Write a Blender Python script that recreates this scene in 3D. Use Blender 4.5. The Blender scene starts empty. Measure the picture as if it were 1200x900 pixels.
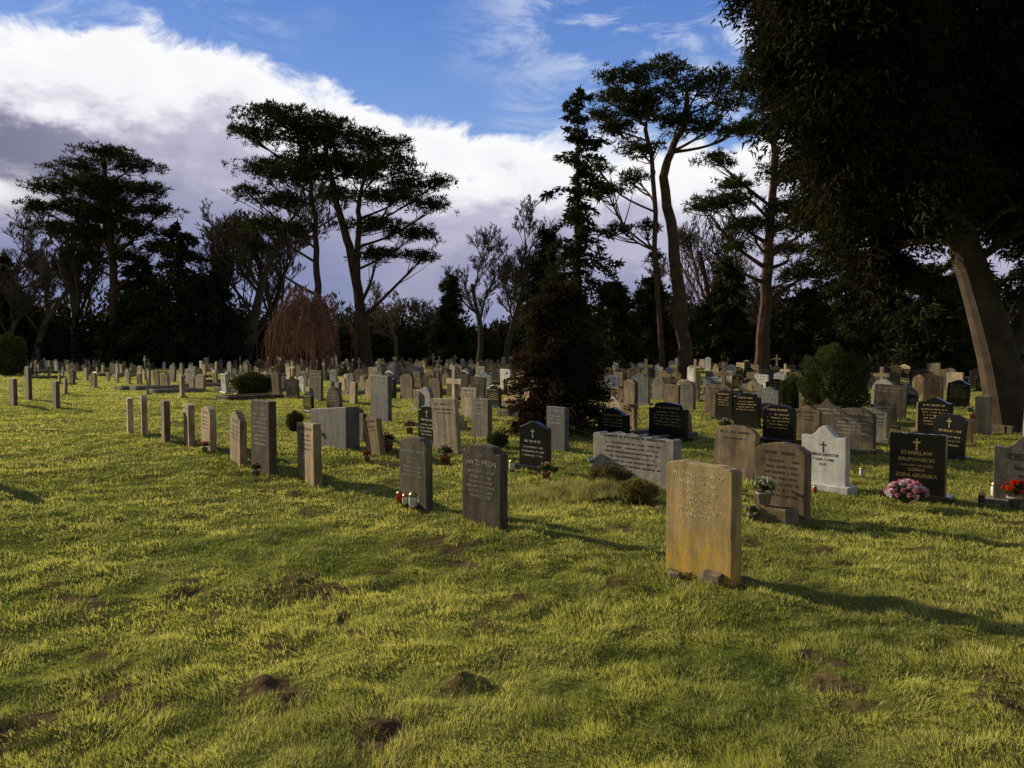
import bpy, bmesh, math, random
import numpy as np
from mathutils import Vector, Matrix, Euler
random.seed(7); rng=np.random.default_rng(7)
S=bpy.context.scene
S.view_settings.view_transform='Standard'; S.view_settings.look='None'; S.view_settings.exposure=0
F=900.0; H=1.65; TH=math.atan(40/F)
# ---------------------------------------------------------------- camera
cd=bpy.data.cameras.new('camera'); cam=bpy.data.objects.new('camera',cd); S.collection.objects.link(cam)
cam.location=(0,0,H); cam.rotation_euler=(math.pi/2-TH,0,0); cd.sensor_width=36; cd.lens=F/1200*36; cd.clip_end=6000; cd.clip_start=.05
S.camera=cam
def ray(px,py):
    a=(px-600)/F; b=(450-py)/F
    return np.array([a, math.cos(TH)+b*math.sin(TH), -math.sin(TH)+b*math.cos(TH)])
def P(px,py,Y):
    r=ray(px,py); s=Y/r[1]; return np.array([r[0]*s,Y,H+r[2]*s])
def G(px,py):
    r=ray(px,py); s=-H/r[2]; return np.array([r[0]*s,r[1]*s,0.0])
# ---------------------------------------------------------------- noise
_T={}
def vnoise(x,y,sc,seed=0):
    if seed not in _T: _T[seed]=np.random.default_rng(1000+seed).random((256,256))
    T=_T[seed]; x=np.asarray(x,float)*sc+37.3; y=np.asarray(y,float)*sc+91.7
    xi=np.floor(x).astype(int); yi=np.floor(y).astype(int); fx=x-xi; fy=y-yi
    fx=fx*fx*(3-2*fx); fy=fy*fy*(3-2*fy)
    a=T[xi&255,yi&255]; b=T[(xi+1)&255,yi&255]; c=T[xi&255,(yi+1)&255]; d=T[(xi+1)&255,(yi+1)&255]
    return (a*(1-fx)+b*fx)*(1-fy)+(c*(1-fx)+d*fx)*fy
DIRT=[(345,682,.20,1),(375,690,.15,.6),(310,800,.14,1.1),(335,818,.10,.8),(600,702,.16,.5),(555,802,.13,.6),(15,842,.13,.9),(450,852,.11,.7),(490,635,.18,.4),(540,798,.07,.6),
      (215,692,.12,.5),(330,745,.10,.4),(1180,800,.12,.4),(570,733,.12,.3),(250,712,.08,.3),(820,675,.22,.2),(660,770,.08,.3),(130,780,.07,.3),(1000,830,.09,.3),(400,720,.07,.4),(1175,835,.10,.4),(300,560,.5,.1)]
DP=[(G(a,b)[0],G(a,b)[1],r,k) for a,b,r,k in DIRT]
def dirtmask(x,y):
    m=np.zeros_like(np.asarray(x,float))
    wob=(vnoise(x,y,11,5)-.5)*1.2+(vnoise(x,y,30,6)-.5)*1.1
    for (cx,cy,r,k) in DP:
        dd=np.sqrt((x-cx)**2+((y-cy)*.8)**2)/r+wob
        m=np.maximum(m,np.clip(1.25-dd,0,1)*min(1,.35+k))
    sp=np.clip((vnoise(x,y,2.3,8)*.5+vnoise(x,y,8,9)*.5-.68)*6,0,.8)
    return np.maximum(m,sp)
def hmap(x,y):
    r=np.sqrt(np.asarray(x)**2+np.asarray(y)**2); nf=np.clip(1-(r-20)/25,0,1)
    z=.10*(vnoise(x,y,.22,1)-.5)+ .055*(vnoise(x,y,.9,2)-.5)
    z=z+nf*(.048*(vnoise(x,y,2.7,3)-.5)+.038*(vnoise(x,y,7,4)-.5))
    d=np.zeros_like(z)
    for (cx,cy,rr,k) in DP:
        q=np.exp(-(((x-cx)**2+(y-cy)**2)/(rr*.62)**2)); lump=vnoise(x,y,16,7)*.9+vnoise(x,y,38,17)*1.1-.4; d+=q*k*.055*lump
    return z+d-.01
# ---------------------------------------------------------------- materials
def newmat(name):
    m=bpy.data.materials.new(name); m.use_nodes=True; nt=m.node_tree; nt.nodes.clear(); return m,nt
def N(nt,t,**k):
    n=nt.nodes.new(t)
    for a,b in k.items(): setattr(n,a,b)
    return n
def leafmat(name,trans=.25,gloss=0.0):
    m,nt=newmat(name); o=N(nt,'ShaderNodeOutputMaterial')
    at=N(nt,'ShaderNodeAttribute',attribute_name='col')
    p=N(nt,'ShaderNodeBsdfDiffuse')
    t=N(nt,'ShaderNodeBsdfTranslucent'); s=N(nt,'ShaderNodeMixShader'); s.inputs[0].default_value=trans
    nt.links.new(at.outputs['Color'],p.inputs['Color']); nt.links.new(at.outputs['Color'],t.inputs['Color'])
    nt.links.new(p.outputs[0],s.inputs[1]); nt.links.new(t.outputs[0],s.inputs[2]); out=s
    if gloss:
        gl=N(nt,'ShaderNodeBsdfGlossy'); gl.inputs['Roughness'].default_value=.45; gl.inputs['Color'].default_value=(.95,.95,.8,1)
        s2=N(nt,'ShaderNodeMixShader'); s2.inputs[0].default_value=gloss; nt.links.new(s.outputs[0],s2.inputs[1]); nt.links.new(gl.outputs[0],s2.inputs[2]); out=s2
    nt.links.new(out.outputs[0],o.inputs[0]); return m
def stonemat(name,c1,c2,c3=None,rough=.85,scale=9,bump=.4,lich=.0,speck=0.0,spec=.3,streak=0.0,low=None,soft=.10,vr=(.7,1.2)):
    m,nt=newmat(name); L=nt.links; o=N(nt,'ShaderNodeOutputMaterial'); p=N(nt,'ShaderNodeBsdfPrincipled')
    tc=N(nt,'ShaderNodeTexCoord'); oi=N(nt,'ShaderNodeObjectInfo')
    ad=N(nt,'ShaderNodeVectorMath',operation='ADD'); mu=N(nt,'ShaderNodeVectorMath',operation='SCALE'); mu.inputs['Scale'].default_value=.37
    L.new(oi.outputs['Location'],mu.inputs[0]); L.new(tc.outputs['Object'],ad.inputs[0]); L.new(mu.outputs[0],ad.inputs[1])
    n1=N(nt,'ShaderNodeTexNoise'); n1.inputs['Scale'].default_value=scale*.5; n1.inputs['Detail'].default_value=6; n1.inputs['Roughness'].default_value=.65
    L.new(ad.outputs[0],n1.inputs['Vector'])
    r=N(nt,'ShaderNodeValToRGB'); r.color_ramp.elements[0].position=.32; r.color_ramp.elements[1].position=.68
    r.color_ramp.elements[0].color=(*c1,1); r.color_ramp.elements[1].color=(*c2,1); L.new(n1.outputs['Fac'],r.inputs[0])
    col=r.outputs[0]
    n2=N(nt,'ShaderNodeTexNoise'); n2.inputs['Scale'].default_value=scale*9; n2.inputs['Detail'].default_value=3; L.new(ad.outputs[0],n2.inputs['Vector'])
    if speck>0:
        mm=N(nt,'ShaderNodeMix',data_type='RGBA',blend_type='OVERLAY'); mm.inputs[0].default_value=speck
        L.new(col,mm.inputs[6]); L.new(n2.outputs['Fac'],mm.inputs[7]); col=mm.outputs[2]
    if c3 is not None:
        n3=N(nt,'ShaderNodeTexNoise'); n3.inputs['Scale'].default_value=scale*1.3; n3.inputs['Detail'].default_value=8; n3.inputs['Roughness'].default_value=.75
        L.new(ad.outputs[0],n3.inputs['Vector']); f3=n3.outputs['Fac']
        if low is not None:
            sp=N(nt,'ShaderNodeSeparateXYZ'); L.new(tc.outputs['Object'],sp.inputs[0]); mr=N(nt,'ShaderNodeMapRange'); L.new(sp.outputs[2],mr.inputs[0])
            mr.inputs[1].default_value=0; mr.inputs[2].default_value=.75; mr.inputs[3].default_value=low; mr.inputs[4].default_value=-low*.6
            a_=N(nt,'ShaderNodeMath',operation='ADD'); L.new(f3,a_.inputs[0]); L.new(mr.outputs[0],a_.inputs[1]); f3=a_.outputs[0]
        r3=N(nt,'ShaderNodeValToRGB'); r3.color_ramp.elements[0].position=.60-lich; r3.color_ramp.elements[1].position=.60-lich+soft
        L.new(f3,r3.inputs[0]); m3=N(nt,'ShaderNodeMix',data_type='RGBA'); L.new(r3.outputs[0],m3.inputs[0]); L.new(col,m3.inputs[6]); m3.inputs[7].default_value=(*c3,1); col=m3.outputs[2]
    if streak>0:
        mp=N(nt,'ShaderNodeMapping'); mp.inputs['Scale'].default_value=(11,11,1.6); L.new(ad.outputs[0],mp.inputs[0]); n4=N(nt,'ShaderNodeTexNoise'); n4.inputs['Scale'].default_value=1.0; n4.inputs['Detail'].default_value=6; n4.inputs['Roughness'].default_value=.65; L.new(mp.outputs[0],n4.inputs['Vector'])
        r4=N(nt,'ShaderNodeMapRange'); L.new(n4.outputs['Fac'],r4.inputs[0]); r4.inputs[1].default_value=.38; r4.inputs[2].default_value=.62; r4.inputs[3].default_value=1-streak; r4.inputs[4].default_value=1.08
        h4=N(nt,'ShaderNodeHueSaturation'); L.new(r4.outputs[0],h4.inputs['Value']); L.new(col,h4.inputs['Color']); col=h4.outputs[0]
    mr=N(nt,'ShaderNodeMapRange'); mr.inputs[3].default_value=vr[0]; mr.inputs[4].default_value=vr[1]; L.new(oi.outputs['Random'],mr.inputs[0])
    hs=N(nt,'ShaderNodeHueSaturation'); L.new(mr.outputs[0],hs.inputs['Value']); L.new(col,hs.inputs['Color'])
    L.new(hs.outputs[0],p.inputs['Base Color']); p.inputs['Roughness'].default_value=rough; p.inputs['Specular IOR Level'].default_value=spec
    b=N(nt,'ShaderNodeBump'); b.inputs['Strength'].default_value=bump; b.inputs['Distance'].default_value=.006; L.new(n2.outputs['Fac'],b.inputs['Height']); L.new(b.outputs[0],p.inputs['Normal'])
    L.new(p.outputs[0],o.inputs[0]); return m
def plain(name,c,rough=.6,metal=0,trans=0,sc=40):
    m,nt=newmat(name); o=N(nt,'ShaderNodeOutputMaterial'); p=N(nt,'ShaderNodeBsdfPrincipled')
    tc=N(nt,'ShaderNodeTexCoord'); n=N(nt,'ShaderNodeTexNoise'); n.inputs['Scale'].default_value=sc; n.inputs['Detail'].default_value=4; nt.links.new(tc.outputs['Object'],n.inputs['Vector'])
    r=N(nt,'ShaderNodeValToRGB'); r.color_ramp.elements[0].position=.3; r.color_ramp.elements[1].position=.65; r.color_ramp.elements[0].color=(*[v*.5 for v in c],1); r.color_ramp.elements[1].color=(*[min(1,v*1.2) for v in c],1)
    nt.links.new(n.outputs['Fac'],r.inputs[0]); nt.links.new(r.outputs[0],p.inputs['Base Color'])
    p.inputs['Roughness'].default_value=rough; p.inputs['Metallic'].default_value=metal; p.inputs['Transmission Weight'].default_value=trans
    nt.links.new(p.outputs[0],o.inputs[0]); return m
M_leaf=leafmat('foliage',.2); M_grass=leafmat('grass_blade',.5,.03); M_petal=leafmat('petal',.3)
M_bark=stonemat('bark',(.03,.022,.016),(.09,.065,.045),rough=.95,scale=6,bump=1)
M_barkp=stonemat('pine_bark',(.035,.022,.015),(.12,.07,.042),rough=.95,scale=5,bump=1)
M_twig=stonemat('twig_bark',(.09,.065,.047),(.18,.135,.095),rough=.9,scale=3,bump=.3)
M_sand=stonemat('sandstone',(.28,.20,.11),(.48,.36,.21),(.14,.11,.07),lich=.02,streak=.45)
M_lich=stonemat('lichened_stone',(.38,.27,.12),(.50,.38,.20),(.62,.38,.05),lich=.10,speck=.4,low=.17,soft=.24,scale=11,streak=.35,vr=(.97,1.03))
M_grey=stonemat('grey_granite',(.16,.145,.12),(.30,.27,.22),(.33,.27,.12),lich=.0,speck=.6,streak=.4)
M_dgrey=stonemat('weathered_grey_stone',(.11,.092,.066),(.21,.175,.125),(.32,.25,.11),lich=.05,speck=.5,streak=.45,soft=.16)
M_brown=stonemat('brown_stone',(.15,.11,.065),(.28,.20,.125),(.34,.27,.12),lich=.03,speck=.4,streak=.45)
M_black=stonemat('black_granite',(.012,.012,.013),(.024,.023,.022),rough=.22,bump=.02,spec=.5)
M_blue=stonemat('blue_grey_granite',(.12,.125,.135),(.20,.20,.205),rough=.6,bump=.1,speck=.6,streak=.3)
M_white=stonemat('white_marble',(.50,.50,.48),(.76,.75,.72),(.35,.34,.28),rough=.6,lich=-.03,bump=.15,streak=.25)
M_cream=stonemat('cream_stone',(.42,.34,.22),(.62,.51,.35),(.22,.19,.13),lich=.03,streak=.45)
M_rough=stonemat('rough_hewn_granite',(.28,.265,.24),(.52,.49,.44),(.12,.11,.1),rough=.95,scale=14,bump=2.0,speck=.8,streak=.3,vr=(.95,1.05))
M_gold=plain('gold_letter',(.50,.36,.12),.5); M_pale=plain('pale_letter',(.48,.46,.40),.8,sc=14); M_dk=plain('dark_letter',(.05,.042,.035),.8)
M_yl=plain('faded_letter',(.78,.68,.42),.9,sc=12)
# ---------------------------------------------------------------- mesh helpers
def trimesh(name,V,T,mats,mi=None,col=None,smooth=False,link=True):
    V=np.asarray(V,np.float32); T=np.asarray(T,np.int32); me=bpy.data.meshes.new(name)
    me.vertices.add(len(V)); me.vertices.foreach_set('co',V.ravel()); me.loops.add(T.size); me.loops.foreach_set('vertex_index',T.ravel())
    me.polygons.add(len(T)); me.polygons.foreach_set('loop_start',np.arange(len(T),dtype=np.int32)*T.shape[1])
    if mi is not None: me.polygons.foreach_set('material_index',np.asarray(mi,np.int32))
    me.polygons.foreach_set('use_smooth',np.full(len(T),smooth,bool))
    for m in mats: me.materials.append(m)
    me.update(calc_edges=True)
    if col is not None:
        a=me.color_attributes.new('col','FLOAT_COLOR','POINT'); c=np.ones((len(V),4),np.float32); c[:,:3]=col; a.data.foreach_set('color',c.ravel())
    if not link: return me
    ob=bpy.data.objects.new(name,me); S.collection.objects.link(ob); return ob
def obj(name,me,loc=(0,0,0),rot=(0,0,0),sc=(1,1,1),parent=None):
    ob=bpy.data.objects.new(name,me); ob.location=loc; ob.rotation_euler=rot; ob.scale=sc; S.collection.objects.link(ob)
    if parent: ob.parent=parent
    return ob
class TB:
    def __init__(s): s.V=[];s.T=[];s.M=[];s.C=[];s.n=0
    def add(s,V,T,m,c):
        s.V.append(V); s.T.append(T+s.n); s.M.append(np.full(len(T),m)); s.C.append(c if getattr(c,'ndim',0)==2 else np.tile(np.array(c,float),(len(V),1))); s.n+=len(V)
    def tube(s,pts,rad,sides=5,m=0):
        pts=np.asarray(pts,float); k=len(pts); rad=np.asarray(rad,float)
        tg=np.gradient(pts,axis=0); tg/=np.linalg.norm(tg,axis=1)[:,None]+1e-9
        ref=np.array([0,0,1.]) if abs(tg[0,2])<.85 else np.array([1.,0,0])
        a=np.cross(tg,ref); a/=np.linalg.norm(a,axis=1)[:,None]+1e-9; b=np.cross(tg,a)
        an=np.arange(sides)*2*math.pi/sides
        V=pts[:,None]+rad[:,None,None]*(a[:,None]*np.cos(an)[None,:,None]+b[:,None]*np.sin(an)[None,:,None])
        V=V.reshape(-1,3); i=np.arange(k-1)[:,None]*sides; j=np.arange(sides)[None]; j2=(j+1)%sides
        q=np.stack([i+j,i+j2,i+sides+j2,i+sides+j],-1).reshape(-1,4)
        T=np.concatenate([q[:,[0,1,2]],q[:,[0,2,3]]]); s.add(V,T,m,(.1,.08,.06))
    def leaves(s,c,d,L,W,col,m=1):
        n=len(c); d=d/(np.linalg.norm(d,axis=1)[:,None]+1e-9); r=rng.normal(size=(n,3)); sd=np.cross(d,r); sd/=np.linalg.norm(sd,axis=1)[:,None]+1e-9
        L=np.broadcast_to(L,(n,))[:,None]; W=np.broadcast_to(W,(n,))[:,None]
        V=np.stack([c-sd*W*.5,c+sd*W*.5,c+d*L],1).reshape(-1,3); T=np.arange(3*n).reshape(-1,3); s.add(V,T,m,np.repeat(col,3,0))
    def build(s,name,mats,link=True):
        return trimesh(name,np.concatenate(s.V),np.concatenate(s.T),mats,np.concatenate(s.M),np.concatenate(s.C),link=link)
def curve(pts,k=14):
    pts=np.asarray(pts,float); n=len(pts); t=np.linspace(0,n-1,k); out=[]
    for u in t:
        i=min(int(u),n-2); f=u-i; p0=pts[max(i-1,0)];p1=pts[i];p2=pts[i+1];p3=pts[min(i+2,n-1)]
        out.append(.5*((2*p1)+(-p0+p2)*f+(2*p0-5*p1+4*p2-p3)*f*f+(-p0+3*p1-3*p2+p3)*f**3))
    return np.array(out)
def leafcols(n,base,var=.5,shade=None):
    c=np.array(base)[None]*(1+var*(rng.random((n,1))*2-1)); c*= (1+.15*(rng.random((n,3))*2-1)); 
    return np.clip(c,0.002,1)
GREEN=(.048,.054,.020)
# ---------------------------------------------------------------- world
w=bpy.data.worlds.new('World'); S.world=w; w.use_nodes=True; nt=w.node_tree; nt.nodes.clear(); L=nt.links
SUNAZ=np.array([-.80,.60]); SUNAZ/=np.linalg.norm(SUNAZ); EL=math.radians(20)
def Mt(op,a,b=None,c=None,clamp=False):
    n=nt.nodes.new('ShaderNodeMath'); n.operation=op; n.use_clamp=clamp
    for i,v in enumerate((a,b,c)):
        if v is None: continue
        if isinstance(v,(int,float)): n.inputs[i].default_value=v
        else: L.new(v,n.inputs[i])
    return n.outputs[0]
def SS(x,a,b,lo=0.,hi=1.):
    n=nt.nodes.new('ShaderNodeMapRange'); n.interpolation_type='SMOOTHSTEP'; L.new(x,n.inputs[0])
    for i,v in zip((1,2,3,4),(a,b,lo,hi)): n.inputs[i].default_value=v
    return n.outputs[0]
def MixC(f,a,b,bt='MIX'):
    n=nt.nodes.new('ShaderNodeMix'); n.data_type='RGBA'; n.blend_type=bt
    for i,v in ((0,f),(6,a),(7,b)):
        if isinstance(v,(int,float)): n.inputs[i].default_value=v
        elif isinstance(v,tuple): n.inputs[i].default_value=(*v,1)
        else: L.new(v,n.inputs[i])
    return n.outputs[2]
tc=nt.nodes.new('ShaderNodeTexCoord'); D=tc.outputs['Generated']
sep=nt.nodes.new('ShaderNodeSeparateXYZ'); L.new(D,sep.inputs[0]); X,Y,Z=sep.outputs
az=Mt('ARCTAN2',X,Y); el=Mt('ARCSINE',Z)
def noise(scale,detail,rough,sx=1,sy=1,sz=1,off=0,dist=0):
    mp=nt.nodes.new('ShaderNodeMapping'); mp.inputs['Scale'].default_value=(sx,sy,sz); mp.inputs['Location'].default_value=(off,off*.7,off*1.3); L.new(D,mp.inputs[0])
    n=nt.nodes.new('ShaderNodeTexNoise'); n.inputs['Scale'].default_value=scale; n.inputs['Detail'].default_value=detail; n.inputs['Roughness'].default_value=rough; n.inputs['Distortion'].default_value=dist
    L.new(mp.outputs[0],n.inputs['Vector']); return n.outputs['Fac']
fc=nt.nodes.new('ShaderNodeFloatCurve'); cv=fc.mapping.curves[0]
pts=[(-.8,.33),(-.604,.345),(-.476,.355),(-.37,.357),(-.30,.338),(-.2,.308),(-.09,.275),(.045,.270),(.26,.265),(.5,.25),(.8,.2)]
cv.points[0].location=((pts[0][0]+.8)/1.6,pts[0][1]*2); cv.points[1].location=((pts[-1][0]+.8)/1.6,pts[-1][1]*2)
for a,b in pts[1:-1]: cv.points.new((a+.8)/1.6,b*2)
fc.mapping.update()
mr=nt.nodes.new('ShaderNodeMapRange'); L.new(az,mr.inputs[0]); mr.inputs[1].default_value=-.8; mr.inputs[2].default_value=.8
L.new(mr.outputs[0],fc.inputs['Value']); edge=Mt('MULTIPLY',fc.outputs[0],.5)
n1=noise(11,7,.64,1,1,1.5,3.1,.4); n2=noise(5.5,5,.62,1,1,2.0,8.4,.3)
e=Mt('SUBTRACT',edge,el); e=Mt('ADD',e,Mt('MULTIPLY',Mt('SUBTRACT',n1,.5),.13))
mask=SS(e,-.006,.018); side=SS(Mt('ABSOLUTE',az),.8,1.3,1,0); mask=Mt('MULTIPLY',mask,side)
sky=nt.nodes.new('ShaderNodeTexSky'); sky.sky_type='NISHITA'; sky.sun_disc=False; sky.sun_elevation=EL; sky.sun_rotation=math.atan2(SUNAZ[0],SUNAZ[1]); sky.ozone_density=3; sky.dust_density=.4
nish=MixC(1.0,sky.outputs[0],(.10*.70,.10*.85,.10*1.08),'MULTIPLY')
blue=MixC(SS(el,.15,.5),(.28,.45,.82),(.085,.22,.64))
base=MixC(.78,nish,blue)
neutral=MixC(.7,nish,(.13,.118,.105)); base=MixC(SS(Mt('ABSOLUTE',az),.75,1.3),base,neutral)
t=Mt('ADD',e,Mt('MULTIPLY',Mt('SUBTRACT',n2,.5),.22))
r=nt.nodes.new('ShaderNodeValToRGB'); L.new(Mt('MULTIPLY',t,2.5,clamp=True),r.inputs[0]); cr=r.color_ramp
cr.elements[0].position=0; cr.elements[0].color=(.80,.84,.95,1); cr.elements[1].position=1; cr.elements[1].color=(.20,.24,.43,1)
for p_,c_ in ((.05,(.98,.98,1.0)),(.17,(.92,.91,.95)),(.28,(.53,.52,.65)),(.42,(.36,.36,.51)),(.65,(.25,.28,.46))):
    q=cr.elements.new(p_); q.color=(*c_,1)
left=SS(az,-.60,-.36,1,0)
darkl=MixC(Mt('MULTIPLY',Mt('MULTIPLY',left,SS(t,.085,.13)),SS(el,.12,.17)),r.outputs[0],(.20,.20,.30))
lp=Mt('MULTIPLY',SS(az,-.60,-.50,1,0),SS(Mt('ABSOLUTE',Mt('SUBTRACT',Mt('ADD',el,Mt('MULTIPLY',Mt('SUBTRACT',n1,.5),.10)),.165)),.0,.04,1,0))
cl=MixC(lp,darkl,(.92,.90,.92))
n3=noise(5,7,.66,1,1,3.5,1.7,.8); n4=noise(2.2,3,.5,1,1,1,5.2)
wz=Mt('MULTIPLY',SS(n3,.46,.68),SS(n4,.40,.58)); wz=Mt('MULTIPLY',wz,Mt('MULTIPLY',SS(el,.2,.3),.85))
base=MixC(wz,base,(.80,.84,.95))
colr=MixC(mask,base,cl)
bg=nt.nodes.new('ShaderNodeBackground'); L.new(colr,bg.inputs[0]); bg.inputs[1].default_value=1.0
wo=nt.nodes.new('ShaderNodeOutputWorld'); L.new(bg.outputs[0],wo.inputs[0])
# ---------------------------------------------------------------- sun
sl=bpy.data.lights.new('sun','SUN'); sl.energy=5; sl.angle=math.radians(.5); sl.color=(1,.85,.58)
so=bpy.data.objects.new('sun',sl); S.collection.objects.link(so)
sd=Vector((SUNAZ[0]*math.cos(EL),SUNAZ[1]*math.cos(EL),math.sin(EL))); so.rotation_euler=sd.to_track_quat('Z','Y').to_euler(); so.location=(-30,30,30)
# ---------------------------------------------------------------- ground
rr=np.concatenate([np.exp(np.linspace(math.log(1.0),math.log(40),400)),np.exp(np.linspace(math.log(41.5),math.log(4000),60))])
aa=np.concatenate([np.linspace(-.85,.85,300),np.linspace(.9,2*math.pi-.9,60)]); na=len(aa); nr=len(rr)
gx=rr[:,None]*np.sin(aa)[None]; gy=rr[:,None]*np.cos(aa)[None]; gz=hmap(gx,gy)*np.clip(1-(rr[:,None]-200)/300,0,1)
V=np.stack([gx,gy,gz],-1).reshape(-1,3); i=np.arange(nr-1)[:,None]*na; j=np.arange(na)[None]; j2=(j+1)%na
Q=np.stack([i+j,i+na+j,i+na+j2,i+j2],-1).reshape(-1,4)
dm=dirtmask(V[:,0],V[:,1]); nn=vnoise(V[:,0],V[:,1],.6,11)*.5+vnoise(V[:,0],V[:,1],3,12)*.5
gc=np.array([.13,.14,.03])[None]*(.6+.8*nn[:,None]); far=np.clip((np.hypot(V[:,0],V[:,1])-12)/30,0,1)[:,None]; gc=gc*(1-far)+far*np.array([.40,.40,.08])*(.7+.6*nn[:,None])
dc=np.array([.095,.058,.033])[None]*(.6+.8*vnoise(V[:,0],V[:,1],25,13)[:,None]); gc=gc*(1-dm[:,None])+dc*dm[:,None]
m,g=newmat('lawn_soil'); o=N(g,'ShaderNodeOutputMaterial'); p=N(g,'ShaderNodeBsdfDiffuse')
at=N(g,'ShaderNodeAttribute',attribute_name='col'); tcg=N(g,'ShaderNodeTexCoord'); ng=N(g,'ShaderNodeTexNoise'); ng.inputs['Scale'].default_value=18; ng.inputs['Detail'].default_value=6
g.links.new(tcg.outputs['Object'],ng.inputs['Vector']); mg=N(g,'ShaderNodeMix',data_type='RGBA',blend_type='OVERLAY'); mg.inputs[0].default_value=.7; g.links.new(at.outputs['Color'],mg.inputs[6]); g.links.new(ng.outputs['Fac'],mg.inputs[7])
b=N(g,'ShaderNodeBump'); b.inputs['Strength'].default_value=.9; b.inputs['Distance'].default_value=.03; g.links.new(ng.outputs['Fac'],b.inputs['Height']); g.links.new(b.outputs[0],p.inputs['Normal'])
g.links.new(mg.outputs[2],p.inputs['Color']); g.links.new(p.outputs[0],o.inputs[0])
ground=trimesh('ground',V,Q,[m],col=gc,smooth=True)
# grass
NG=740000
d=2.1*np.exp(rng.random(NG)*math.log(80/2.1)); a=(rng.random(NG)*2-1)*.74
x=d*np.sin(a); y=d*np.cos(a); dmk=dirtmask(x,y); keep=rng.random(NG)>dmk*1.25; x=x[keep];y=y[keep];d=d[keep]; n=len(x)
z=hmap(x,y); cl1=vnoise(x,y,5,21)*.5+vnoise(x,y,14,22)*.5; big=vnoise(x,y,.5,23)*.32+vnoise(x,y,1.6,24)*.33+vnoise(x,y,4.5,27)*.35
ln=(.010+.055*cl1**1.5+.0007*d)*(.55+.8*rng.random(n)); wd=(.0011*d+.0009)*(.7+.6*rng.random(n))
ang=rng.random(n)*2*math.pi; tilt=.10+.95*rng.random(n)
lean=vnoise(x,y,3,25)*6.28
dx=np.cos(ang)*np.sin(tilt)+.35*np.cos(lean); dy=np.sin(ang)*np.sin(tilt)+.35*np.sin(lean); dz=np.cos(tilt)
fa=rng.random(n)*2*math.pi; sx=np.cos(fa)*wd*.5; sy=np.sin(fa)*wd*.5
B=np.stack([x,y,z-.004],1); V=np.empty((n,3,3)); V[:,0]=B; V[:,1]=B; V[:,0,0]-=sx; V[:,0,1]-=sy; V[:,1,0]+=sx; V[:,1,1]+=sy; V[:,2]=B+np.stack([dx,dy,dz],1)*ln[:,None]
c1=np.array([.20,.29,.03]);c2=np.array([.84,.82,.17]);c3=np.array([.80,.62,.30])
mixv=np.clip(big*2.5-.68+.4*(rng.random(n)-.5)+.7*(cl1-.5),0,1)[:,None]; gc=c1*(1-mixv)+c2*mixv
st=(rng.random(n)<(.05+.22*vnoise(x,y,1.1,26)**2+.35*np.clip(vnoise(x,y,3.3,28)-.7,0,1)))[:,None]; gc=np.where(st,c3*(.6+.6*rng.random((n,1))),gc)
gc=np.repeat(gc[:,None],3,1); gc[:,:2]*=.55
trimesh('grass',V.reshape(-1,3),np.arange(3*n).reshape(-1,3),[M_grass],col=gc.reshape(-1,3))
# ---------------------------------------------------------------- trees
def px_path(l,Y): return np.array([P(a,b,Y+(c[0] if c else 0)) for a,b,*c in l])
def pine(name,Y,trunks,plates,r0,dens=1.0,leafL=.30,tuft=.42,sub=9,base=GREEN,deep=1.0):
    tb=TB(); tr=[]
    for (l,rs) in trunks:
        pth=px_path(l,Y); pth[0,2]=min(pth[0,2],-.2); c=curve(pth,22); c[1:-1]+=rng.normal(size=(20,3))*.05
        k=len(c); rad=r0*rs*np.linspace(1,.28,k); rad[0]*=1.35; rad[1]*=1.1; tb.tube(c,rad,9); tr.append((c,rad))
    for (cx,cy,rx,ry) in plates:
        ry=ry*.95
        C=P(cx,cy,Y+rng.normal()*rx/F*Y*.55*deep); Rx=rx/F*Y; Rz=ry/F*Y
        best=None
        for c,rad in tr:
            dd=np.linalg.norm(c-(C-np.array([0,0,abs(C[0]-c[:,0].mean())*.5+1.2])),axis=1); k=int(dd.argmin())
            if best is None or dd[k]<best[0]: best=(dd[k],c[k],rad[k])
        s=best[1]; mid=(s+C)*.5+np.array([rng.normal()*.3,rng.normal()*.3,-.25*np.linalg.norm(C-s)*.3]); 
        lim=curve([s,mid,C-np.array([0,0,Rz*.3])],9); lr=np.linspace(min(best[2]*.5,.035+.035*np.linalg.norm(C-s)),.04,9); tb.tube(lim,lr,5)
        nt_=int(dens*11*Rx*Rx/(tuft*tuft)*.40)+8
        u=rng.normal(size=(nt_,3)); u/=np.linalg.norm(u,axis=1)[:,None]; rad_=rng.random(nt_)**.45
        wob=1+.35*np.sin(np.arctan2(u[:,1],u[:,0])*3+rng.random()*6)
        tc_=C+np.stack([u[:,0]*Rx*rad_*wob,u[:,1]*Rx*rad_*wob,np.abs(u[:,2])*Rz*rad_*1.5-Rz*.5-.10*rad_**2*Rx+rng.normal(size=nt_)*.12],1)
        for q in range(min(sub,nt_)):
            e_=tc_[q]; st=lim[rng.integers(4,9)]; tb.tube(curve([st,(st+e_)*.5-np.array([0,0,.12]),e_],4),[.045,.035,.025,.012],3)
        tone=.6+.8*rng.random(nt_); k=int(13)
        dirs=rng.normal(size=(nt_,k,3)); dirs[...,2]+=.55; dirs/=np.linalg.norm(dirs,axis=2)[...,None]
        cen=tc_[:,None]+dirs*tuft*.55*rng.random((nt_,k,1))*np.array([1.3,1.3,.6])
        col=np.array(base)[None,None]*tone[:,None,None]*(.7+.6*rng.random((nt_,k,1))); 
        tb.leaves(cen.reshape(-1,3),dirs.reshape(-1,3),leafL*(.6+.7*rng.random(nt_*k)),leafL*.32,col.reshape(-1,3))
    return tb.build(name,[M_barkp,M_leaf])
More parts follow.
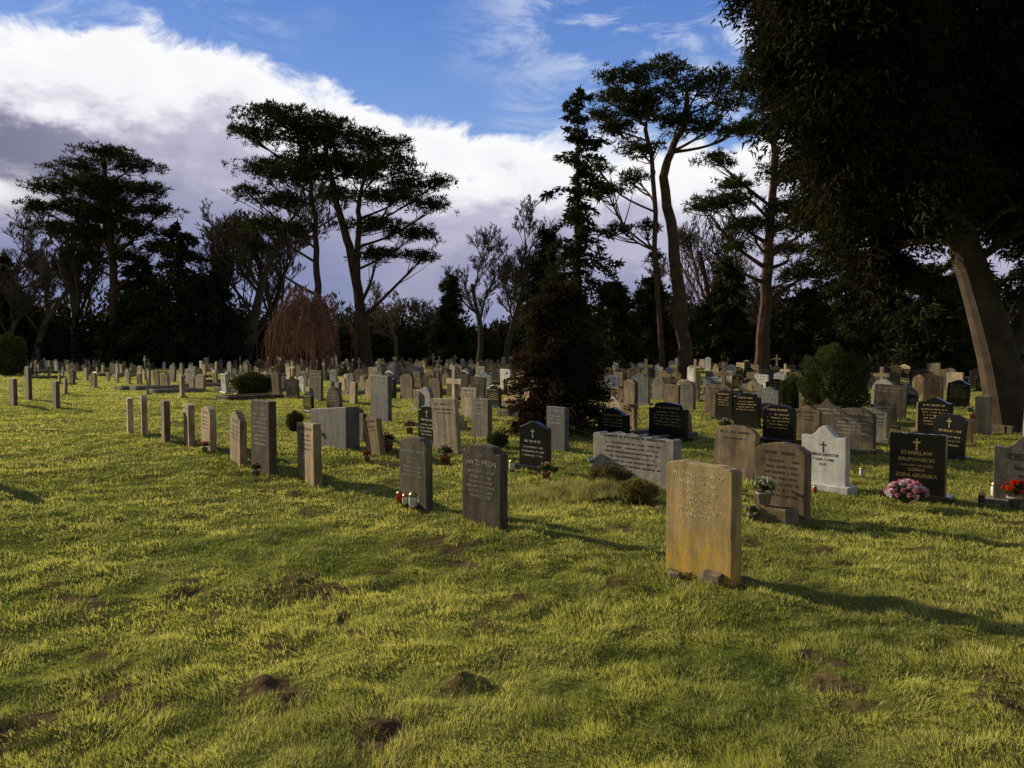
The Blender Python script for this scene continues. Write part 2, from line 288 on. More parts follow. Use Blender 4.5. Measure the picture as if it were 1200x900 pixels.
pine('pine_tree',59,[([(378,434),(374,370),(371,300),(366,230),(350,165)],.75),([(430,437),(424,370),(412,300),(398,250),(386,200),(380,160)],1.0),([(418,320),(420,270),(424,220),(436,170)],.6)],
 [(335,138,50,17),(298,156,26,14),(365,160,50,18),(308,196,34,13),(345,203,42,15),(385,150,42,17),(432,166,40,18),(455,190,38,16),(402,190,44,16),(484,213,38,15),(507,240,24,12),(458,228,44,13),
  (440,262,40,11),(488,272,32,11),(495,300,24,9),(328,232,40,13),(310,262,28,11),(345,268,30,10),(443,296,32,8),(288,222,18,9),(515,212,16,8),(315,130,22,9),(400,225,30,11),(280,150,14,6),(300,290,20,8),(468,168,20,9),(420,200,40,14),(360,185,40,14)],.48,dens=1.2)
pine('pine_tree',75,[([(137,425),(134,350),(130,280),(126,230),(122,185)],1)],
 [(125,178,36,12),(92,194,32,12),(157,192,32,11),(62,219,30,10),(110,212,46,12),(168,220,32,10),(42,240,20,8),(85,242,42,12),(140,242,42,12),(188,245,22,8),(70,266,34,9),(162,268,34,10),(112,272,32,9),(182,290,24,8),(100,300,26,7),(150,300,24,8),(125,225,40,12),(120,255,40,10)],.5,dens=1.2,leafL=.36,tuft=.5)
pine('pine_tree',42,[([(807,446),(800,380),(793,320),(787,260),(778,210),(785,178),(800,150),(805,110)],1),([(779,215),(762,180),(750,140),(745,100)],.38)],
 [(742,86,36,12),(782,80,36,14),(720,112,30,10),(765,113,46,14),(822,98,36,14),(852,122,26,11),(800,138,40,12),(722,148,30,8),(748,172,30,7),(845,88,22,9),(704,133,20,7),(712,222,26,6),(742,206,22,6),(726,268,22,5),(762,264,16,5),(832,148,25,8),(700,195,18,5),(865,150,18,6),(715,90,16,6),(770,300,14,4),(745,130,36,12)],.42,dens=1.1,leafL=.24,tuft=.34,sub=12)
pine('pine_tree',50,[([(893,442),(896,370),(899,310),(904,250),(907,180),(905,120)],1)],
 [(850,234,40,12),(840,186,26,9),(880,150,36,13),(930,200,46,17),(955,258,46,16),(880,262,32,9),(862,288,22,7),(910,118,42,15),(962,160,46,20),(872,100,30,11),(940,318,36,14),(826,243,20,7),(980,210,40,20),(900,70,40,18),(860,215,26,8),(930,240,40,14),(975,300,40,16),(920,290,30,10)],.48,dens=1.25,leafL=.27,tuft=.38)
def conifer(name,x,y,h,rad,nb=90,droop=.35,base=GREEN,z0=.3,leaf=.22,power=.8,sparse=1.0,lean=0,lk=60,tight=1.0,vary=.6):
    tb=TB(); k=12; ax=np.array([[x+lean*t*t,y,h*t] for t in np.linspace(0,1,k)]); tb.tube(ax,np.linspace(.022*h,.01,k),7)
    for i in range(nb):
        t=(i+rng.random())/nb; zz=z0+(h-z0)*t; r_=rad*(1-t)**power*(1.1-vary+vary*1.1*rng.random())+.12
        a_=rng.random()*6.283; o_=np.array([x+lean*(zz/h)**2,y,zz]); dv=np.array([math.cos(a_),math.sin(a_),0])
        tip=o_+dv*r_+np.array([0,0,-droop*r_+.25*r_*(t>.7)]); mid=(o_+tip)*.5+np.array([0,0,.12*r_])
        c=curve([o_,mid,tip],8); tb.tube(c,np.linspace(.012+.012*r_,.006,8),3)
        nl=int((lk*r_+20)*sparse); s_=rng.random(nl)**.7; idx=(s_*7).astype(int); f=(s_*7-idx)[:,None]; idx=np.clip(idx,0,6)
        cen=c[idx]*(1-f)+c[idx+1]*f; sp=(.10+.22*r_*(1-s_*.6))[:,None]*tight; cen=cen+rng.normal(size=(nl,3))*sp*np.array([1,1,.55])*.6
        dd=rng.normal(size=(nl,3))*.7+dv*.8+np.array([0,0,-.45]); tone=.6+.8*rng.random()
        tb.leaves(cen,dd,leaf*(.5+.8*rng.random(nl)),leaf*.38,leafcols(nl,np.array(base)*tone,.35))
    return tb.build(name,[M_bark,M_leaf])
p_=P(676,410,30); conifer('spruce_tree',p_[0],30,P(680,105,30)[2],2.2,nb=125,droop=.25,leaf=.25,power=.58,base=(.042,.048,.018),lk=68,tight=.65,vary=.9,z0=.6)
p_=P(655,410,15.3); conifer('yew_shrub',p_[0],15.3,2.9,.95,nb=110,droop=.1,leaf=.11,power=.42,base=(.055,.038,.018),z0=.02,lk=420)
for (px_,top,Y_,rr_,bs) in ((212,262,72,5.6,GREEN),(165,300,76,4.6,GREEN),(250,318,70,4.2,(.03,.04,.02)),(528,322,78,2.4,GREEN),(8,300,80,3.4,GREEN),(-60,250,80,6,GREEN),(640,270,52,2.2,(.03,.04,.018)),(762,325,70,3.4,GREEN),(850,300,66,3.0,GREEN),(945,340,62,3.5,GREEN),(1035,300,62,5,GREEN),(1130,290,60,5,GREEN),(1230,240,55,6,GREEN),(990,270,70,5,GREEN),(1085,310,50,4,GREEN),(720,330,60,2.8,GREEN)):
    q=P(px_,410,Y_); conifer('conifer_tree',q[0],Y_,P(px_,top,Y_)[2],rr_,nb=110,leaf=.5,power=.55,base=bs,lk=42,z0=.2)
def bare(seed,levels=5,ups=.35,spread=.75,nch=(6,6,5,5,4)):
    R=random.Random(seed); tb=TB()
    def grow(p,dv,ln,rad,lv):
        n_=5 if lv<2 else 4; pts=[p]; dcur=dv.copy()
        for k in range(n_-1):
            dcur=dcur+np.array([R.gauss(0,.16),R.gauss(0,.16),R.gauss(0,.1)+ups*.18]); dcur/=np.linalg.norm(dcur); pts.append(pts[-1]+dcur*ln/(n_-1))
        pts=np.array(pts); tb.tube(pts,np.linspace(rad,rad*.45,n_),6 if lv==0 else (4 if lv<3 else 3))
        if lv>=levels: return
        for c in range(nch[lv]):
            t=R.uniform(.3 if lv==0 else .2,1); idx=min(int(t*(n_-1)),n_-2); f=t*(n_-1)-idx; q=pts[idx]*(1-f)+pts[idx+1]*f
            ax=np.array([R.gauss(0,1),R.gauss(0,1),R.gauss(0,.5)]); nd=dcur*(1-spread*.45)+ax/np.linalg.norm(ax)*spread*.75+np.array([0,0,.18]); nd/=np.linalg.norm(nd)
            grow(q,nd,ln*R.uniform(.45,.72)*(1-.25*t),max(rad*(.55-.2*t)*R.uniform(.7,1),.0016),lv+1)
    grow(np.array([0,0,-.02]),np.array([0,0,1.]),.55,.021,0)
    me=tb.build('bare_tree',[M_twig],link=False); co=np.array([v.co[:] for v in me.vertices]); return me,co[:,2].max()
BT=[bare(s) for s in (3,11,29)]
for i,(px_,top,Y_,sx_) in enumerate(((40,250,78,1.2),(92,250,80,1.1),(-30,240,80,1.2),(285,185,84,1.15),(330,250,90,.9),(592,238,70,.95),(560,265,84,1.0),(845,245,72,.9),(465,330,90,1.2),(800,300,86,1.1),(620,300,90,1.1),(905,290,80,1),(1010,320,80,1),(500,345,95,1.5),(740,330,92,1.3),(8,275,76,1.0),(250,240,88,1.0))):
    me,hh=BT[i%3]; q=P(px_,410,Y_); s=P(px_,top,Y_)[2]/hh; obj('bare_tree',me,(q[0],Y_,0),(0,0,i*1.7),(s*sx_,s*sx_,s))
def weeping(name,x,y,h,R_):
    tb=TB(); tb.tube(curve([(x,y,-.1),(x+.1,y,h*.45),(x,y,h*.8)],8),np.linspace(.16,.09,8),7)
    for i in range(26):
        a_=rng.random()*6.283; r_=R_*(.3+.7*rng.random()); s=np.array([x,y,h*(.6+.2*rng.random())]); dv=np.array([math.cos(a_),math.sin(a_),0])
        top=s+dv*r_*.5+np.array([0,0,h*(.25*rng.random()+.05)]); e_=s+dv*r_+np.array([0,0,-h*.1]); c=curve([s,top,e_],10); tb.tube(c,np.linspace(.06,.02,10),4)
        for k in range(26):
            q=c[rng.integers(3,10)]+rng.normal(size=3)*.12; ln=h*(.15+.50*rng.random()); pp=[q,q+dv*.18+np.array([0,0,-.05])+rng.normal(size=3)*.08,q+dv*.28+np.array([0,0,-ln*.5])+rng.normal(size=3)*.18,q+dv*.2+np.array([0,0,-ln])+rng.normal(size=3)*.2]
            tb.tube(curve(pp,6),np.linspace(.016,.008,6),3)
    return tb.build(name,[stonemat('reddish_twig',(.14,.065,.05),(.26,.14,.10),rough=.9,bump=.2)])
q=P(366,410,44); weeping('weeping_tree',q[0],44,P(368,343,44)[2],2.5)
# big dark tree on the right
tb=TB(); Yk=15.6
tp=curve([P(1190,515,Yk)-np.array([0,0,.25]),P(1172,430,Yk),P(1150,350,Yk+.1),P(1118,240,Yk+.2),P(1095,80,Yk+.3),P(1090,-150,Yk+.4)],26)
tr=np.linspace(.44,.14,26); tr[0]*=1.5; tr[1]*=1.2; tb.tube(tp,tr,14)
tb.tube(curve([P(1172,430,Yk),P(1215,330,Yk+.3),P(1250,180,Yk+.5),P(1260,0,Yk)],14),np.linspace(.26,.1,14),9)
EN=[(1010,100,75,75),(1090,40,110,110),(1180,160,100,85,2.5),(1040,205,75,48),(1085,250,70,34,2.8),(975,30,46,50),(1215,240,70,40,3),(975,155,34,34),(1270,90,110,120),(1070,-90,130,100),(1010,250,50,28),(1180,-120,160,120),(985,215,30,20),(1110,150,90,70,1.5),(1300,240,90,70),(925,10,28,20),(1050,130,70,70),(950,95,30,26),(965,-60,60,50),(1010,10,70,60),(1000,180,46,34),(1130,80,80,80),(1150,205,75,40,3),(1030,50,70,70),(940,55,30,20),(915,-30,35,25),(1030,305,30,12,2)]
for (cx,cy,rx,ry,*dpt) in EN:
    C=P(cx,cy,Yk+(dpt[0]+abs(rng.normal())*.5 if dpt else rng.normal()*1.3)); Rx=rx/F*Yk; Rz=ry/F*Yk
    k=int(np.argmin(np.linalg.norm(tp-(C-np.array([0,0,.5])),axis=1))); lim=curve([tp[k],(tp[k]+C)*.5+np.array([0,0,.3]),C],8); tb.tube(lim,np.linspace(.10,.035,8),5)
    nb=int(30+26*Rx*Rz)
    u=rng.normal(size=(nb,3)); u/=np.linalg.norm(u,axis=1)[:,None]; tips=C+u*np.array([Rx,Rx,Rz])*(rng.random((nb,1))**.35)*(.8+.4*rng.random((nb,1)))
    for tpp in tips:
        st=lim[rng.integers(3,8)]; c=curve([st,(st+tpp)*.5+np.array([0,0,.15]),tpp],6)
        if rng.random()<.25: tb.tube(c,np.linspace(.02,.006,6),3)
        nl=140; s_=rng.random(nl); out=(tpp-C)*np.array([1,1,0]); out/=np.linalg.norm(out)+1e-6
        ln=.3+.4*rng.random(); cen=tpp+out[None]*(s_[:,None]*ln*.6)+np.array([0,0,-1])*((s_**1.5)[:,None]*ln)+rng.normal(size=(nl,3))*np.array([.19,.19,.11])
        dd=rng.normal(size=(nl,3))*.55+out*.5+np.array([0,0,-.6]); tone=.5+1.0*rng.random()
        tb.leaves(cen,dd,.16*(.6+.8*rng.random(nl)),.055,leafcols(nl,np.array((.030,.029,.012))*tone,.4))
tb.build('cedar_tree',[M_bark,M_leaf])
# distant treeline
tb=TB()
for i in range(560):
    a_=rng.uniform(-1.05,1.0); Rd=rng.uniform(90,118); x=Rd*math.sin(a_); y=Rd*math.cos(a_); hh=rng.uniform(2.5,6.5)+3.2*vnoise(a_*9,0,1,31)
    if a_>.12: hh+=2.5
    r_=rng.uniform(1.6,3.4); nl=260; u=rng.normal(size=(nl,3)); u/=np.linalg.norm(u,axis=1)[:,None]; k=rng.random((nl,1))**.4
    cen=np.array([x,y,hh*.5])+u*k*np.array([r_,r_,hh*.52])*(.85+.3*rng.random((nl,1))); dd=u+rng.normal(size=(nl,3))*.6+np.array([0,0,.3])
    tb.leaves(cen,dd,.75*(.5+.8*rng.random(nl)),.36,leafcols(nl,np.array((.048,.048,.022))*(.5+rng.random()),.3))
    if rng.random()<.3: tb.tube([(x,y,0),(x+.2,y,hh*.7)],[.2,.1],5)
ka=np.linspace(-1.2,1.2,420); prof=[]
for lv,(zz,rd) in enumerate(((0,104),(1.6,103.4),(3.0,105),(3.8,108))):
    R_=rd+2.2*vnoise(ka*60,lv*3.1,1,33); hz=zz*(.75+.6*vnoise(ka*45,lv*.3,1,34)); prof.append(np.stack([R_*np.sin(ka),R_*np.cos(ka),hz],1))
Vh=np.concatenate(prof); i=np.arange(3)[:,None]*420; j=np.arange(419)[None]; q=np.stack([i+j,i+j+1,i+421+j,i+420+j],-1).reshape(-1,4); tb.add(Vh,np.concatenate([q[:,[0,1,2]],q[:,[0,2,3]]]),1,(.018,.02,.01))  # opaque dark wall added inside the trees to block horizon light
tb.build('distant_treeline',[M_bark,M_leaf])
# ---------------------------------------------------------------- bushes
def bush(name,px_,base,top,wpx,col,leaf=.05,nl=9000,lit=1):
    g_=G(px_,base); Yb=g_[1]; r_=wpx/2/F*Yb; h_=(base-top)/F*Yb; tb=TB()
    c0=g_+np.array([0,r_*.3,h_*.47])
    for k in range(5): 
        a_=k*1.3; tb.tube([g_+np.array([0,r_*.3,-.05]),c0+np.array([math.cos(a_)*r_*.4,math.sin(a_)*r_*.4,h_*.1])],[.03,.01],4)
    u=rng.normal(size=(nl,3)); u/=np.linalg.norm(u,axis=1)[:,None]
    lump=1+.13*np.sin(u[:,0]*7+1)*np.sin(u[:,1]*6+2)+.10*np.sin(u[:,2]*9+u[:,0]*5)
    k=(1-.45*rng.random((nl,1))**2)*lump[:,None]; cen=c0+u*k*np.array([r_,r_,h_*.52]); dd=u*.8+rng.normal(size=(nl,3))*.6+np.array([0,0,.5])
    cen[:,2]=np.maximum(cen[:,2],.0)
    tb.leaves(cen,dd,leaf*(.6+.9*rng.random(nl)),leaf*.4,leafcols(nl,col,.45)); return tb.build(name,[M_bark,M_leaf])
bush('clipped_bush',980,492,408,74,(.08,.095,.03),.06,26000)
bush('clipped_bush',931,478,442,32,(.08,.095,.03),.06,9000)
bush('small_bush',390,521,492,26,(.10,.115,.03),.04,5000)
bush('small_bush',345,505,483,18,(.10,.11,.03),.04,4000)
bush('small_bush',8,440,393,34,(.07,.075,.025),.16,7000)
bush('small_bush',295,462,438,44,(.07,.075,.025),.09,7000)
bush('heather_plant',715,574,548,46,(.17,.14,.055),.035,5500)
bush('heather_plant',748,587,564,40,(.26,.23,.07),.035,5500)
bush('small_bush',583,524,508,22,(.09,.11,.04),.04,3000)
g0=G(700,582); nT=14000; tx=g0[0]+rng.normal(size=nT)*.42; ty=g0[1]+.15+rng.normal(size=nT)*.20; cl_=vnoise(tx,ty,6,41); tz=hmap(tx,ty)+.10*np.exp(-((tx-g0[0])/.6)**2)*cl_
tb=TB(); tb.leaves(np.stack([tx,ty,tz],1),np.stack([rng.normal(size=nT)*.6,rng.normal(size=nT)*.6,np.full(nT,.9)],1),(.06+.14*cl_)*(.5+.6*rng.random(nT)),.005,leafcols(nT,(.36,.34,.10),.5),0); tb.build('grass_tussock',[M_grass])
# ---------------------------------------------------------------- gravestones
ROT=math.radians(-51)
def top_drop(style,xn,w):
    if style=='flat': return 0
    if style=='soft': return .04*w*xn**8+.008*w*math.cos(xn*6)
    if style=='arch': return .20*w*(1-math.sqrt(max(0,1-xn*xn*.98)))*1.0
    if style=='round': return .5*w*(1-math.sqrt(max(0,1-xn*xn)))
    if style=='peak': return .18*w*xn
    if style=='gothic': return .55*w*xn**1.8
    if style=='shoulder': return (.08*w*(1-math.sqrt(max(0,1-(xn/.68)**2*.95))) if xn<.68 else .13*w)
    if style=='serp': return .16*w*(.5-.5*math.cos(math.pi*min(1,xn*1.05)))
    if style=='ogee': return .22*w*(.5-.5*math.cos(math.pi*xn))+ (-.05*w*math.cos(math.pi*2*xn)+.05*w)
    return 0
def add_box(bm,cx,cy,cz,sx_,sy_,sz_,mi=0,bev=.006,taper=1.0):
    r=bmesh.ops.create_cube(bm,size=1); vs=r['verts']
    for v in vs:
        k=taper if v.co.z>0 else 1
        v.co=Vector((cx+v.co.x*sx_*k,cy+v.co.y*sy_*k,cz+v.co.z*sz_))
    fs={f for v in vs for f in v.link_faces}
    for f in fs: f.material_index=mi
    if bev: 
        es=list({e for v in vs for e in v.link_edges}); rb=bmesh.ops.bevel(bm,geom=es,offset=bev,segments=1,affect='EDGES',profile=.5)
        for f in rb['faces']: f.material_index=mi
def stone_mesh(w_,h_,t_,style,mats,plinth=True,lines=0,jag=0,cross=False,seed=0,chip=.0025):
    R=random.Random(seed); bm=bmesh.new(); n_=2 if style in('flat','slant') else 22; pf=[(-w_/2,-.12)]
    nv=5
    for k in range(1,nv): pf.append((-w_/2+R.gauss(0,chip*.6),-.12+(h_*.8+.12)*k/nv))
    if style=='slant': pf+=[(-w_/2,h_*.82),(-w_/2+.04*w_,h_*.86),(w_/2,h_)]
    elif jag: 
        n_=26; pf+=[(-w_/2+w_*k/n_,h_-.05*h_*abs(2*k/n_-1)**3-(R.random()*jag)) for k in range(n_+1)]
    else:
        n_=10 if n_==2 else n_
        pf+=[(-w_/2+w_*k/n_,h_-top_drop(style,abs(2*k/n_-1),w_)+R.gauss(0,chip)*(0<k<n_)) for k in range(n_+1)]
    for k in range(nv-1,0,-1): pf.append((w_/2+R.gauss(0,chip*.6),-.12+(h_*.8+.12)*k/nv))
    pf.append((w_/2,-.12))
    vs=[bm.verts.new((a_,-t_/2,b_)) for a_,b_ in pf]; f=bm.faces.new(vs); ex=bmesh.ops.extrude_face_region(bm,geom=[f])
    for v in ex['geom']:
        if isinstance(v,bmesh.types.BMVert): v.co.y+=t_
    bmesh.ops.recalc_face_normals(bm,faces=bm.faces)
    es=[e for e in bm.edges if len(e.link_faces)==2 and e.calc_face_angle(0)>.5]; bmesh.ops.bevel(bm,geom=es,offset=.007,segments=2,affect='EDGES',profile=.5)
    if plinth: add_box(bm,0,.0,.01,w_+.14,t_+.14,.14,0,.01)
    zt=h_-top_drop(style,.6,w_)-.12*h_
    if cross:
        y_=-t_/2-.002
        for (cw,ch,dz) in ((.018,.13,0),(.075,.018,.025)):
            q=[bm.verts.new((a_*cw/2,y_-(.0004 if cw>.05 else 0),zt-.03+dz+b_*ch/2)) for a_,b_ in ((-1,-1),(1,-1),(1,1),(-1,1))]; bm.faces.new(q).material_index=1
        zt-=.16
    for k in range(lines):
        zz=zt-k*.058-(.02 if k else 0); hh_=.034 if k in(0,) else .024
        if zz<.16: break
        x_=-w_*.5+w_*(.10+.12*R.random()); xe=-x_
        while x_<xe:
            ww=.008+.014*R.random(); 
            if R.random()<.80:
                q=[bm.verts.new(c_) for c_ in ((x_,-t_/2-.0018,zz),(x_+ww*.75,-t_/2-.0018,zz),(x_+ww*.75,-t_/2-.0018,zz+hh_*(.8+.2*R.random())),(x_,-t_/2-.0018,zz+hh_))]; bm.faces.new(q).material_index=1
            x_+=ww+.004
    me=bpy.data.meshes.new('gravestone'); bm.to_mesh(me); bm.free()
    for m_ in mats: me.materials.append(m_)
    return me
MAN=[]
def dims(l,r_,top,base,rot,t_):
    g_=G((l+r_)/2,base); tocam=-g_[:2]/np.linalg.norm(g_[:2]); nrm=np.array([math.sin(rot),-math.cos(rot)]); cv_=abs(nrm@tocam); sn=math.sqrt(1-cv_**2)
    wpx=(r_-l)/F*g_[1]; w_=max(.3,(wpx-t_*sn)/max(cv_,.3)); h_=(base-top)/F*g_[1]; return g_,min(w_,1.7),h_
def txt(parent,body,size,z,t_,mat,x=0):
    c=bpy.data.curves.new('inscription','FONT'); c.body=body; c.size=size; c.align_x='CENTER'; c.extrude=.0012; c.space_line=.95; c.resolution_u=2; c.materials.append(mat)
    ob=bpy.data.objects.new('inscription',c); S.collection.objects.link(ob); ob.parent=parent; ob.rotation_euler=(math.pi/2,0,0); ob.location=(x,-t_/2-.001,z)
def stone(l,r_,top,base,style,mat,let=M_pale,t_=.10,drot=0,tilt=(0,0),plinth=False,lines=6,cross=False,jag=0,text=None,name='gravestone'):
    rot=ROT+math.radians(drot); g_,w_,h_=dims(l,r_,top,base,rot,t_); MAN.append(g_[:2])
    me=stone_mesh(w_,h_,t_,style,[mat,let],plinth,0 if text else lines,jag,cross,seed=l+top)
    ob=obj(name,me,(g_[0],g_[1],float(hmap(g_[0],g_[1]))),(math.radians(tilt[0]),math.radians(tilt[1]),rot))
    if text:
        zt=h_-top_drop(style,.6,w_)-.10*h_-(.13 if cross else 0)
        for body,sz in text:
            s_=min(sz,w_*1.35/max(4,len(body)))
            txt(ob,body,s_,zt-s_*.5,t_,let); zt-=sz*1.25
            if zt<.14: break
    return ob,g_,w_,h_
T1=[('IN LOVING MEMORY OF',.05),('MARIA HELENA',.05),('who fell asleep 14 May 1957',.036),('aged 56 years',.036),('also of her husband',.036),('JOZEF   died 2 Nov 1961',.036),('REST IN PEACE',.036)]
T2=[('S.P.',.05),('JAN ZUPRON',.075),('URODZONY 14 XII 1896',.040),('ZMARL 22 VI 1964',.040),('PROSI O MODLITWE',.036),('WIECZNY ODPOCZYNEK',.036),('RACZ MU DAC PANIE',.036),('POKOJ JEGO DUSZY',.036)]
T3=[('S.P.',.045),('WLADYSLAW SYMAN',.06),('UR. 3 II 1901',.040),('ZM. 9 IX 1966',.040),('PROSI O MODLITWE',.036),('POKOJ JEGO DUSZY',.036),('RACZ MU DAC PANIE',.036)]
stone(779,866,543,674,'soft',M_lich,M_yl,t_=.11,text=T1,drot=-3)
stone(541,595,516,611,'shoulder',M_dgrey,M_pale,t_=.10,text=T2,drot=5)
stone(468,507,507,589,'arch',M_dgrey,M_pale,t_=.09,text=T3,drot=3)
stone(347,379,493,561,'flat',M_sand,M_dk,tilt=(0,-3),drot=-10,lines=5)
stone(295,324,466,551,'flat',M_dgrey,M_pale,t_=.11,lines=9,drot=4)
stone(267,292,481,541,'peak',M_sand,M_dk,lines=5,drot=-8,tilt=(0,2))
stone(234,256,477,528,'arch',M_sand,M_dk,lines=5,drot=-6)
stone(212,232,473,521,'flat',M_sand,M_dk,lines=5,drot=-9)
stone(186,203,468,517,'flat',M_brown,M_dk,lines=5,drot=-9)
stone(161,177,463,509,'arch',M_sand,M_dk,lines=5,drot=-10)
stone(145,160,462,505,'flat',M_cream,M_dk,lines=5,drot=-10)
stone(430,452,486,531,'peak',M_sand,M_dk,tilt=(3,-9),lines=3)
stone(490,516,475,521,'shoulder',M_black,M_pale,cross=True,lines=7,plinth=True)
stone(364,420,472,522,'slant',M_blue,M_pale,t_=.25,lines=0)
stone(434,459,440,494,'flat',M_blue,M_pale,lines=6)
stone(608,646,490,549,'peak',M_black,M_pale,cross=True,lines=6,drot=6,plinth=True)
stone(640,667,475,526,'flat',M_blue,M_pale,lines=4)
stone(552,577,468,515,'flat',M_grey,M_pale,lines=4)
stone(693,796,506,562,'flat',M_rough,M_dk,t_=.16,jag=.045,lines=8,drot=2)
stone(835,886,493,556,'arch',M_brown,M_dk,lines=2,t_=.09,tilt=(-5,0))
stone(884,948,515,602,'arch',M_brown,M_dk,t_=.13,lines=9,drot=2)
stone(940,993,493,569,'ogee',M_white,M_dk,t_=.10,cross=True,plinth=True,text=[('ANIELA DEMSTER',.05),('* 1910  + 1984',.045),('R.I.P.',.045)])
stone(1044,1105,505,583,'flat',M_black,M_gold,t_=.10,cross=True,plinth=True,drot=8,text=[('STANISLAW',.06),('KRUPOWIECKI',.055),('12.12.1924 + 29.10.2002',.036),('CORKA',.05),('ZOFIA GRUNSKA',.055)])
stone(1169,1236,503,590,'ogee',M_grey,M_dk,t_=.10,plinth=True,drot=10,text=[('CIESLAK',.10),('Barbara',.07),('ur. 1933',.045),('zm. 2008',.045)])
stone(1077,1114,463,509,'serp',M_black,M_gold,plinth=True,lines=7)
stone(1110,1128,436,463,'flat',M_cream,M_dk,lines=0,drot=-10)
stone(1143,1160,462,507,'flat',M_cream,M_dk,lines=0,drot=20)
stone(1008,1040,474,514,'serp',M_grey,M_dk,plinth=True,lines=4)
stone(975,1024,476,528,'arch',M_dgrey,M_pale,plinth=True,lines=6)
stone(894,932,475,520,'arch',M_black,M_gold,plinth=True,lines=6)
stone(930,962,473,512,'serp',M_brown,M_dk,plinth=True,lines=3)
stone(860,891,458,500,'shoulder',M_black,M_gold,plinth=True,lines=5)
stone(838,860,456,492,'shoulder',M_black,M_gold,plinth=True,lines=5)
stone(700,738,476,512,'serp',M_black,M_gold,plinth=True,lines=4)
stone(760,806,470,515,'shoulder',M_black,M_gold,plinth=True,lines=6)
stone(795,815,446,480,'round',M_grey,M_dk,lines=2)
stone(1022,1048,443,482,'round',M_white,M_dk,lines=5,plinth=True)
stone(540,562,455,490,'flat',M_cream,M_dk,lines=3)
stone(586,600,433,458,'flat',M_white,M_dk,lines=0)
stone(28,40,430,470,'flat',M_dgrey,M_dk,lines=0)
stone(60,72,447,478,'flat',M_dgrey,M_dk,lines=0)
stone(8,24,445,476,'flat',M_dgrey,M_dk,lines=0)
stone(-62,-40,478,560,'flat',M_sand,M_dk,lines=0)
stone(-130,-100,470,545,'arch',M_dgrey,M_dk,lines=0)
def cross_mesh(h_,mat,ring=False):
    bm=bmesh.new(); add_box(bm,0,0,.08,.42,.34,.2); add_box(bm,0,0,.24,.30,.24,.12); add_box(bm,0,0,.30+(h_-.3)/2,.13,.10,h_-.3,0,.006,.8); add_box(bm,0,0,h_*.76,h_*.46,.085,.11)
    if ring:
        n_=24
        for k in range(n_):
            a0=2*math.pi*k/n_;a1=2*math.pi*(k+1)/n_; ri,ro=h_*.13,h_*.17; vv=[]
            for y_ in(-.03,.03):
                for a_,rr_ in((a0,ri),(a1,ri),(a1,ro),(a0,ro)): vv.append(bm.verts.new((rr_*math.cos(a_),y_,h_*.76+rr_*math.sin(a_))))
            for f in((0,1,2,3),(7,6,5,4),(0,4,5,1),(2,6,7,3)): bm.faces.new([vv[i_] for i_ in f])
    me=bpy.data.meshes.new('stone_cross'); bm.to_mesh(me); bm.free(); me.materials.append(mat); return me
CR=[cross_mesh(1.25,M_grey,True),cross_mesh(1.1,M_cream),cross_mesh(1.3,M_cream)]
STY=['flat','arch','serp','shoulder','round','peak','ogee','flat']
matw=[(M_grey,M_dk),(M_sand,M_dk),(M_dgrey,M_pale),(M_cream,M_dk),(M_black,M_gold),(M_brown,M_dk),(M_dgrey,M_pale),(M_sand,M_dk),(M_black,M_gold),(M_brown,M_dk),(M_blue,M_pale),(M_white,M_dk)]
VAR=[]
for k in range(60):
    mt=matw[k%12]; VAR.append(stone_mesh(random.uniform(.45,.80),random.uniform(.58,1.0),random.uniform(.07,.12),random.choice(STY),list(mt),random.random()<.75,random.randint(2,7),0,random.random()<.15,k))
kerb_bm=bmesh.new()
add_box(kerb_bm,-.42,-1.0,.06,.12,1.9,.18); add_box(kerb_bm,.42,-1.0,.06,.12,1.9,.18); add_box(kerb_bm,0,-1.9,.06,.72,.12,.18)
add_box(kerb_bm,0,-.98,.03,.70,1.70,.06,0,0)
kerb=bpy.data.meshes.new('grave_kerb'); kerb_bm.to_mesh(kerb); kerb_bm.free(); kerb.materials.append(M_grey)
kerb2=kerb.copy(); kerb2.materials.clear(); kerb2.materials.append(M_dgrey)
u_=np.array([-.70,.714]); v_=np.array([.714,.70]); avoid=[(P(676,410,30)[:2],1.2),(P(655,410,15.3)[:2],1.1),(G(980,492)[:2],1.0),(G(931,478)[:2],.6),(tp[0][:2],.9),(P(807,446,42)[:2],1),(P(893,442,50)[:2],1),(P(378,434,59)[:2],1),(P(430,437,59)[:2],1),(P(366,410,44)[:2],.6),(G(390,521)[:2],.5),(G(345,505)[:2],.5)]
cnt=0; k=0; c_=8.0
